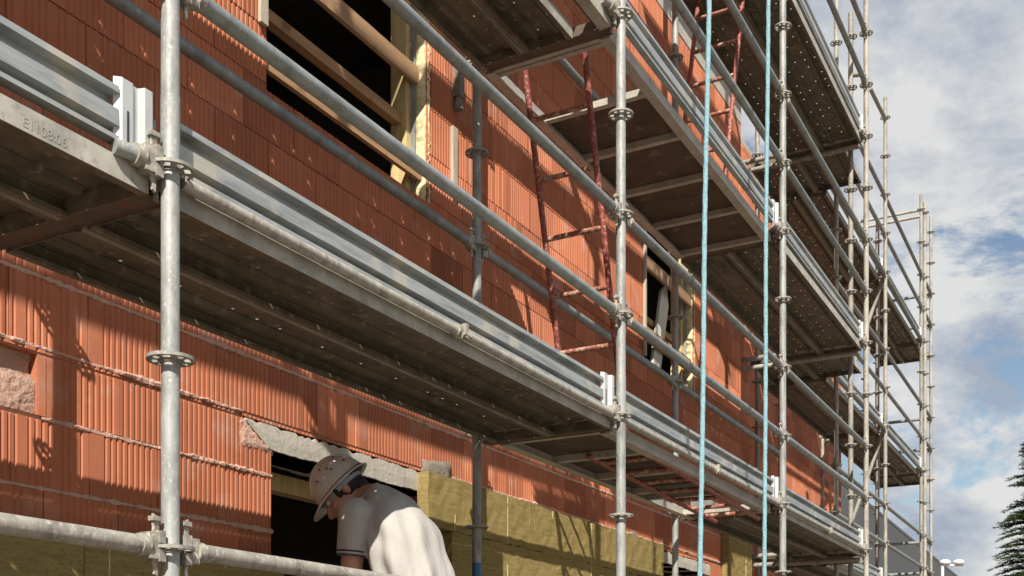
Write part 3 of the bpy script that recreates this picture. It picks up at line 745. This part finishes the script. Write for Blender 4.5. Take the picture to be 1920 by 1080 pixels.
# head frame
HC = Vector((-.043, .458, 1.455)); MH = (Matrix.Rotation(R(38), 3, 'Z') @ Matrix.Rotation(R(-46), 3, 'X'))
def H(p): return HC + MH @ Vector(p)
SHL, SHR = Vector((-.150, .285, 1.335)), Vector((.165, .30, 1.325))
ELL, ELR = Vector((-.160, .31, 1.05)), Vector((.255, .40, 1.10))
WRL, WRR = Vector((-.12, .545, .975)), Vector((.12, .60, 1.03))
bd = MB()
bd.ball(H((0, 0, .03)), (.076, .096, .092), 0, 20, 12, MH); bd.ball(H((0, .035, -.045)), (.062, .068, .07), 0, 16, 10, MH)
bd.ball(H((0, .062, -.095)), (.036, .032, .026), 0, 12, 8, MH)                              # chin
bd.cap(H((0, .094, .012)), H((0, .116, -.034)), .010, .015, n=10); bd.ball(H((0, .072, .035)), (.058, .026, .014), 0, 12, 8, MH)
for s in (-1, 1):
    bd.ball(H((s * .014, .100, -.038)), (.010, .011, .008), 0, 8, 6, MH)
    bd.ball(H((s * .076, -.008, -.012)), (.009, .016, .027), 0, 10, 8, MH)
    bd.ball(H((s * .045, .068, -.025)), (.024, .02, .022), 0, 10, 8, MH)
bd.ball(H((0, .098, -.064)), (.024, .012, .006), 0, 10, 6, MH); bd.ball(H((0, .096, -.075)), (.020, .012, .007), 0, 10, 6, MH)
bd.cap((0, .315, 1.415), H((0, -.03, -.07)), .062, .056); bd.cap((-.01, .35, 1.42), H((0, .0, -.09)), .05, .045)
bd.cap((-.06, .075, .90), (.06, .075, .90), .078, .078); bd.cap((-.05, .09, 1.0), (-.05, .135, 1.18), .074, .074); bd.cap((.05, .09, 1.0), (.05, .135, 1.18), .074, .074)
bd.cap((-.06, .17, 1.22), (.06, .17, 1.22), .078, .078); bd.cap(SHL, SHR, .045, .045); bd.cap((0, .21, 1.28), (0, .315, 1.40), .06, .05)
for S_, E_, W_ in ((SHL, ELL, WRL), (SHR, ELR, WRR)):
    bd.cap(S_, E_, .051, .043); bd.cap(E_, W_, .042, .029)
for s in (-1, 1):
    bd.cap((s * .075, .045, .84), (s * .12, .035, .50), .078, .058); bd.cap((s * .12, .035, .50), (s * .125, -.02, .10), .055, .038)
def hand(W_, dr, side, up):
    dr = Vector(dr).normalized(); up = Vector(up).normalized(); sd = dr.cross(up).normalized() * side
    up = sd.cross(dr).normalized() * side
    pc = W_ + dr * .05
    bd.obox(pc, (dr, sd, up), (.045, .036, .012)); bd.cap(W_, pc, .026, .022)
    for k, (o_, l_) in enumerate(((-.030, .074), (-.010, .082), (.010, .077), (.030, .060))):
        a = pc + dr * .040 + sd * o_; b_ = a + dr * l_ * .5 - up * .008; c_ = b_ + dr * l_ * .32 - up * .022; d_ = c_ + dr * l_ * .12 - up * .018
        bd.cap(a, b_, .0092, .0085, n=8); bd.cap(b_, c_, .0085, .0078, n=8); bd.cap(c_, d_, .0078, .007, n=8)
    a = pc - dr * .03 - sd * .03; b_ = a + dr * .035 - sd * .025 - up * .012; c_ = b_ + dr * .032 - sd * .006 - up * .020
    bd.cap(a, b_, .0125, .010, n=8); bd.cap(b_, c_, .010, .0085, n=8)
hand(WRL, (.25, .9, -.35), 1, (-.3, .3, .9)); hand(WRR, (-.15, .95, -.25), -1, (.2, .3, .9))
body = wpart('body', bd, skin, .0062, 2)
for s in (-1, 1):
    wpart('eye', MB().ball(H((s * .031, .083, .008)), .0115, 0, 12, 8), eye_m, under=body)
hb_ = MB().ball(H((0, -.012, .028)), (.080, .092, .088), 0, 20, 12, MH)
hb_.ball(H((0, -.062, -.03)), (.062, .036, .055), 0, 14, 8, MH)
for s in (-1, 1): hb_.ball(H((s * .073, .03, .0)), (.008, .014, .03), 0, 8, 6, MH)
wpart('hair', hb_, hair_m, .007, 1)
# polo shirt
sh = MB()
SP = [(.84, .060, .158, .128), (.92, .075, .160, .132), (1.02, .098, .160, .134), (1.12, .130, .164, .132), (1.21, .165, .168, .128), (1.285, .205, .160, .118), (1.350, .250, .130, .098), (1.400, .300, .088, .076), (1.425, .335, .066, .060)]
def loft(sp, nu=64, sub=8, folds=0.0):
    pts = []
    n = len(sp)
    for i in range(n - 1):
        for k in range(sub):
            t = k / sub; p0, p1, p2, p3 = sp[max(i - 1, 0)], sp[i], sp[i + 1], sp[min(i + 2, n - 1)]
            pts.append([.5 * (2 * p1[q] + (p2[q] - p0[q]) * t + (2 * p0[q] - 5 * p1[q] + 4 * p2[q] - p3[q]) * t * t + (3 * p1[q] - p0[q] - 3 * p2[q] + p3[q]) * t ** 3) for q in range(4)])
    pts.append(list(sp[-1])); vs = []; fs = []
    for i, (z, y, w_, d_) in enumerate(pts):
        q0, q1 = pts[max(i - 1, 0)], pts[min(i + 1, len(pts) - 1)]
        tg = Vector((0, q1[1] - q0[1], q1[0] - q0[0])).normalized(); nb_ = Vector((0, tg.z, -tg.y))
        v_ = i / (len(pts) - 1)
        for j in range(nu):
            an = 2 * math.pi * j / nu; cx_, sx_ = math.cos(an), math.sin(an)
            e_ = 2 / 2.35; px_ = math.copysign(abs(cx_) ** e_, cx_) * w_; py_ = math.copysign(abs(sx_) ** e_, sx_) * d_
            if folds:
                f_ = max(0, 1 - v_ * 1.25)
                amp = folds * (f_ * (.9 * math.sin(an * 7 + 2.2 * math.sin(v_ * 5 + 1) + v_ * 3) + .6 * math.sin(an * 12 - v_ * 7 + 1.3)) + .35 * math.sin(v_ * 26 + 3 * math.sin(an * 2)) * math.sin(an * 3 + 1))
                r_ = 1 + amp / max(.05, math.hypot(px_, py_)); px_ *= r_; py_ *= r_
            vs.append(Vector((px_, y, z)) + nb_ * py_)
    m_ = len(pts)
    for i in range(m_ - 1):
        for j in range(nu): fs.append((i * nu + j, i * nu + (j + 1) % nu, (i + 1) * nu + (j + 1) % nu, (i + 1) * nu + j))
    fs += [tuple(range(nu - 1, -1, -1)), tuple(range((m_ - 1) * nu, m_ * nu))]
    return vs, fs
sh.add(*loft(SP, folds=.016), 0, True)
for S_, E_ in ((SHL, ELL), (SHR, ELR)):
    C_ = S_.lerp(E_, .62); sh.tube(S_ - (E_ - S_) * .05, C_, .072, .066, n=22); sh.ball(S_ + Vector((0, 0, -.012)), .074)
# creases where the sleeve pulls at the shoulder blade
for a, b_ in (((-.13, .16, 1.30), (-.10, .06, 1.17)), ((-.145, .20, 1.27), (-.135, .12, 1.10)), ((-.02, .14, 1.30), (.03, .02, 1.12))):
    sh.cap(a, b_, .010, .014)
shirt = wpart('polo_shirt', sh, shirt_m, .0072, 5)
def ring(c, d, r, w, name, m, sc=1.0):
    c, d = Vector(c), Vector(d).normalized(); b = MB(); b.tube(c - d * w, c + d * w, r, n=28, caps=False); b.tube(c + d * w, c - d * w, r - .004, n=28, caps=False)
    return wpart(name, b, m, under=shirt)
for S_, E_ in ((SHL, ELL), (SHR, ELR)):
    d = (E_ - S_).normalized(); C_ = S_.lerp(E_, .60)
    ring(C_ - d * .012, d, .0672, .0035, 'sleeve_trim', trim_m); ring(C_ + d * .004, d, .0665, .003, 'sleeve_trim', trim_m)
nd = Vector((-.05, .72, .69)).normalized(); nc = Vector((-.003, .335, 1.402))
cb = MB(); cb.tube(nc - nd * .03, nc + nd * .020, .080, .069, n=28, caps=False); cb.tube(nc + nd * .020, nc - nd * .03, .065, .076, n=28, caps=False)
wpart('collar', cb, shirt_m, under=shirt)
for q, rr in ((.017, .0700), (.008, .0722)):
    tb = MB(); tb.tube(nc + nd * (q - .0018), nc + nd * (q + .0018), rr + .0006, rr, n=28, caps=False); wpart('collar_trim', tb, trim_m, under=shirt)
tr = MB(); tr.cap((-.06, .05, .86), (.06, .05, .86), .112, .112)
for s in (-1, 1): tr.cap((s * .08, .04, .80), (s * .12, .035, .50), .098, .075); tr.cap((s * .12, .035, .50), (s * .125, -.02, .12), .075, .062)
wpart('trousers', tr, trouser_m, .012, 3)
for s in (-1, 1):
    bt = MB().cap((s * .125, -.02, .14), (s * .125, -.015, .05), .055, .05); bt.cap((s * .125, -.02, .045), (s * .132, .15, .040), .045, .040)
    wpart('boot', bt, boot_m, .01, 2)
# safety helmet: dome, brim, ridge, suspension band, vents and stickers
hm = MB(); nu, nv = 40, 14
prof = [(.0, .132)] + [(.118 * math.sin(t), .132 * math.cos(t) * (1 - .08 * math.sin(t))) for t in [math.pi / 2 * i / 12 for i in range(1, 12)]] + [(.119, .004), (.122, -.004)]
vs = []; fs = []
def hp(r_, z, a): return H((r_ * .88 * math.cos(a), r_ * 1.06 * math.sin(a) - .004, z * .95 + .033))
for sgn in (0, 1):
    for (r_, z) in prof:
        for i in range(nu): vs.append(hp(max(r_ - .004 * sgn, 0), z - .004 * sgn, 2 * math.pi * i / nu))
n_ = len(prof)
for sgn in (0, 1):
    o_ = sgn * n_ * nu
    for j in range(n_ - 1):
        for i in range(nu):
            q = (o_ + j * nu + i, o_ + (j + 1) * nu + i, o_ + (j + 1) * nu + (i + 1) % nu, o_ + j * nu + (i + 1) % nu)
            fs.append(q if not sgn else q[::-1])
hm.add(vs, fs, 0, True)
def brim_r(a):                                       # peak at the front (+y), short rim elsewhere
    f = max(0, math.sin(a)); return .012 + .040 * f ** 3
b2 = []; 
for i in range(nu):
    a = 2 * math.pi * i / nu; e = brim_r(a)
    b2 += [hp(.117, -.002, a), hp(.122 + e, -.012 - e * .32, a), hp(.122 + e, -.017 - e * .32, a), hp(.116, -.009, a)]
hm.add(b2, [(i * 4 + k, i * 4 + (k + 1) % 4, ((i + 1) % nu) * 4 + (k + 1) % 4, ((i + 1) % nu) * 4 + k) for i in range(nu) for k in range(4)], 0, True)
for xx in (-.03, 0, .03):
    rp_ = [H((xx, (.119 * math.cos(t)) - .004, .033 + (.1235 - abs(xx) * .25) * math.sin(t))) for t in [math.pi * (.12 + .76 * i / 14) for i in range(15)]]
    hm.path(rp_, .0055 if xx else .008, n=8)
helmet = wpart('helmet', hm, helmet_m)
bn = MB()
for i in range(nu):
    a, a2 = 2 * math.pi * i / nu, 2 * math.pi * (i + 1) / nu
    if math.sin((a + a2) / 2) > .75: continue
    bn.add([hp(.092, .0, a), hp(.092, .0, a2), hp(.092, -.036, a2), hp(.092, -.036, a), hp(.089, .0, a), hp(.089, .0, a2), hp(.089, -.036, a2), hp(.089, -.036, a)], [(0, 1, 2, 3), (7, 6, 5, 4), (0, 4, 5, 1), (3, 2, 6, 7)])
wpart('headband', bn, harness_m, under=helmet)
for (r_, z, a) in ((.095, .075, R(200)), (.075, .10, R(235)), (.105, .05, R(165)), (.10, .06, R(240))):
    wpart('sticker', MB().ball(hp(r_, z, a), (.008, .008, .006), 0, 8, 6), white_board, under=helmet)
for (r_, z, a) in ((.098, .068, R(183)), (.088, .088, R(215)), (.108, .045, R(220)), (.10, .06, R(150)), (.105, .05, R(188)), (.085, .09, R(170))):
    wpart('vent', MB().ball(hp(r_ + .012, z, a), (.0045, .0045, .004), 0, 8, 6), trim_m, under=helmet)

# ------------------------------------------------------------------ beyond: house, lamp, fir
hs = Thing('grey_house', (36, 9, GZ), 'plain dark grey building with low roof edge showing behind the far scaffold', 'house')
yq = 6.2; x_r, z_r, x_e, z_e = 24.0, 5.22, 52.0, 4.70
g = MB(); pr = [(x_r, GZ), (x_e, GZ), (x_e, z_e), (x_r, z_r)]
g.add([(x, yq, z) for x, z in pr] + [(x, yq + 9, z) for x, z in pr], [(3, 2, 1, 0), (4, 5, 6, 7), (0, 1, 5, 4), (1, 2, 6, 5), (3, 0, 4, 7)])
hs.part('wall', g, roof_m)
hs.part('roof', MB().bar((x_r - .2, yq + 4.5, z_r + .05), (x_e + .1, yq + 4.5, z_e + .05), 9.02, .09), roof_m)
def at(px, py, D): 
    X = (px - 960) / F_PX * D; return (X * math.sin(TH) + D * math.cos(TH), D * math.sin(TH) - X * math.cos(TH), (YH - py) / F_PX * D)
lp = at(1767, 1060, 24); lq = at(1806, 1060, 24)
lm = Thing('lamp_post', (lp[0], lp[1], GZ), 'thin white post with two small lamp heads beyond the scaffold', 'lamp')
lm.part('post', MB().tube((lp[0], lp[1], GZ), lp, .035, n=10).tube(lp, lq, .02, n=8), lamp_m)
for f in (.12, .78):
    c = Vector(lp).lerp(Vector(lq), f)
    lm.part('lamp_head', MB().ball(c + Vector((0, 0, .06)), (.12, .12, .07), 0, 14, 8).tube(c, c + Vector((0, 0, .05)), .05, n=10), lamp_m)

tp = at(1952, 1296, 33)
fir = Thing('fir_tree', (tp[0], tp[1], GZ), 'dark green fir tree standing alone under the cloudy sky beyond the scaffold end', 'tree')
HT = 9.6
fir.part('trunk', MB().tube((tp[0], tp[1], GZ), (tp[0], tp[1], GZ + HT), .16, .012, n=10), bark)
br = MB(); nd_ = MB()
def spray(p, d, L, w):
    """flat needle-like leaflets on both sides of a twig"""
    d = Vector(d).normalized(); sd = d.cross(Vector((0, 0, 1))).normalized()
    n = max(5, int(L / .021))
    for i in range(n):
        c = Vector(p) + d * L * i / n
        for s in (-1, 1):
            t_ = (d * .55 + sd * s * random.uniform(.6, 1.0) + Vector((0, 0, random.uniform(-.25, .4)))).normalized(); l_ = w * random.uniform(.6, 1.1) * (1 - .5 * i / n)
            q = c + t_ * l_; nn = t_.cross(Vector((random.uniform(-.3, .3), random.uniform(-.3, .3), 1))).normalized() * .010
            nd_.add([c - nn * 1.3, c + nn * 1.3, q + nn * .7, q - nn * .7], [(0, 1, 2, 3)])
z = 2.0
while z < HT - .15:
    f = 1 - (z - 1.2) / (HT - 1.2)
    for a in range(random.choice((6, 7, 8))):
        an = random.uniform(0, 2 * math.pi); Ln = (0.18 + 2.0 * f ** .85) * random.uniform(.65, 1.12)
        d0 = Vector((math.cos(an), math.sin(an), .28)); p = Vector((tp[0], tp[1], GZ + z)); pts = [p]
        ns = max(3, int(Ln / .22))
        for k in range(ns):
            dd = Vector((d0.x, d0.y, .30 - .75 * (k / ns) + random.uniform(-.1, .1))).normalized(); p = p + dd * Ln / ns; pts.append(p)
        for a_, b_ in zip(pts, pts[1:]): br.tube(a_, b_, .012 * (.4 + f), n=5, caps=False)
        for k in range(1, len(pts)):
            dd = (pts[k] - pts[k - 1]).normalized(); spray(pts[k - 1], dd, Ln / ns, .19)
            for s in (-1, 1):
                tw = (dd + dd.cross(Vector((0, 0, 1))).normalized() * s * random.uniform(.6, 1.1) + Vector((0, 0, random.uniform(-.2, .15)))).normalized()
                spray(pts[k], tw, Ln * .28 * (1.15 - k / len(pts)) + .16, .17)
    z += random.uniform(.12, .20)
fir.part('branch', br, bark); fir.part('crown', nd_, needles)

# ------------------------------------------------------------------ sky, sun, camera
SUN = Vector((-1.95, -1.0, 1.93)).normalized()
el = math.asin(SUN.z); az = math.atan2(SUN.x, SUN.y)
w = bpy.data.worlds.new('World'); SC.world = w; w.use_nodes = True
nt = w.node_tree; N = nt.nodes; L = nt.links; N.clear()
sky = N.new('ShaderNodeTexSky'); sky.sky_type = 'NISHITA'; sky.sun_disc = False; sky.sun_elevation = el; sky.sun_rotation = az; sky.air_density = 1.2; sky.dust_density = .6; sky.ozone_density = 1.2
tc = N.new('ShaderNodeTexCoord'); sp = N.new('ShaderNodeSeparateXYZ'); L.new(tc.outputs['Generated'], sp.inputs[0])
def M(op, a, b=None, c=None):
    n = N.new('ShaderNodeMath'); n.operation = op
    for i, v in enumerate((a, b, c)):
        if v is None: continue
        if isinstance(v, (int, float)): n.inputs[i].default_value = v
        else: L.new(v, n.inputs[i])
    return n.outputs[0]
zz = M('ADD', M('MAXIMUM', sp.outputs['Z'], 0.0), .75)
cv = N.new('ShaderNodeCombineXYZ'); L.new(M('DIVIDE', sp.outputs['X'], zz), cv.inputs[0]); L.new(M('DIVIDE', sp.outputs['Y'], zz), cv.inputs[1]); L.new(M('MULTIPLY', sp.outputs['Z'], 1.5), cv.inputs[2])
def noise(scale, det, rough, off, dist=0.0):
    mp = N.new('ShaderNodeMapping'); mp.inputs['Location'].default_value = off; L.new(cv.outputs[0], mp.inputs['Vector'])
    n = N.new('ShaderNodeTexNoise'); n.inputs['Scale'].default_value = scale; n.inputs['Detail'].default_value = det; n.inputs['Roughness'].default_value = rough; n.inputs['Distortion'].default_value = dist
    L.new(mp.outputs['Vector'], n.inputs['Vector']); return n.outputs['Fac']
cover = noise(4.6, 12, .64, (3.4, 1.1, 0), .15)
shade = noise(6.5, 12, .62, (8.2, 4.1, 2), .2)
ra = N.new('ShaderNodeMapRange'); ra.interpolation_type = 'SMOOTHSTEP'; ra.inputs['From Min'].default_value = .39; ra.inputs['From Max'].default_value = .49; ra.inputs['To Min'].default_value = .02; ra.inputs['To Max'].default_value = .96
L.new(cover, ra.inputs['Value'])
rc = N.new('ShaderNodeValToRGB'); e = rc.color_ramp.elements
CS = 7.6
e[0].position = .40; e[0].color = (.50, .57, .70, 1); e[1].position = .60; e[1].color = (1.02, 1.02, 1.01, 1)
L.new(shade, rc.inputs['Fac'])
cs = N.new('ShaderNodeMix'); cs.data_type = 'RGBA'; cs.blend_type = 'MULTIPLY'; cs.inputs['Factor'].default_value = 1; cs.inputs['B'].default_value = (CS, CS, CS, 1)
L.new(rc.outputs['Color'], cs.inputs['A'])
mx = N.new('ShaderNodeMix'); mx.data_type = 'RGBA'; L.new(ra.outputs['Result'], mx.inputs['Factor']); L.new(sky.outputs['Color'], mx.inputs['A']); L.new(cs.outputs['Result'], mx.inputs['B'])
bg = N.new('ShaderNodeBackground'); bg.inputs['Strength'].default_value = .060; L.new(mx.outputs['Result'], bg.inputs['Color'])
wo = N.new('ShaderNodeOutputWorld'); L.new(bg.outputs[0], wo.inputs['Surface'])

sl = bpy.data.lights.new('sun', 'SUN'); sl.energy = 5.0; sl.angle = R(.45); sl.color = (1.0, .93, .82)
so = bpy.data.objects.new('sun', sl); COL.objects.link(so); so.rotation_euler = SUN.to_track_quat('Z', 'Y').to_euler(); so.location = (-20, -10, 25)

cd = bpy.data.cameras.new('camera'); cam = bpy.data.objects.new('camera', cd); COL.objects.link(cam)
cam.location = (0, 0, ZO); cam.rotation_euler = (R(90), 0, -(math.pi / 2 - TH))
cd.sensor_width = 36; cd.lens = F_PX / 1920 * 36; cd.shift_y = (YH - 540) / 1920; cd.clip_start = .05; cd.clip_end = 2000
SC.camera = cam
SC.view_settings.view_transform = 'Standard'; SC.view_settings.look = 'None'; SC.view_settings.exposure = 0.72; SC.view_settings.gamma = 1.0
SC.cycles.max_bounces = 8; SC.cycles.diffuse_bounces = 5
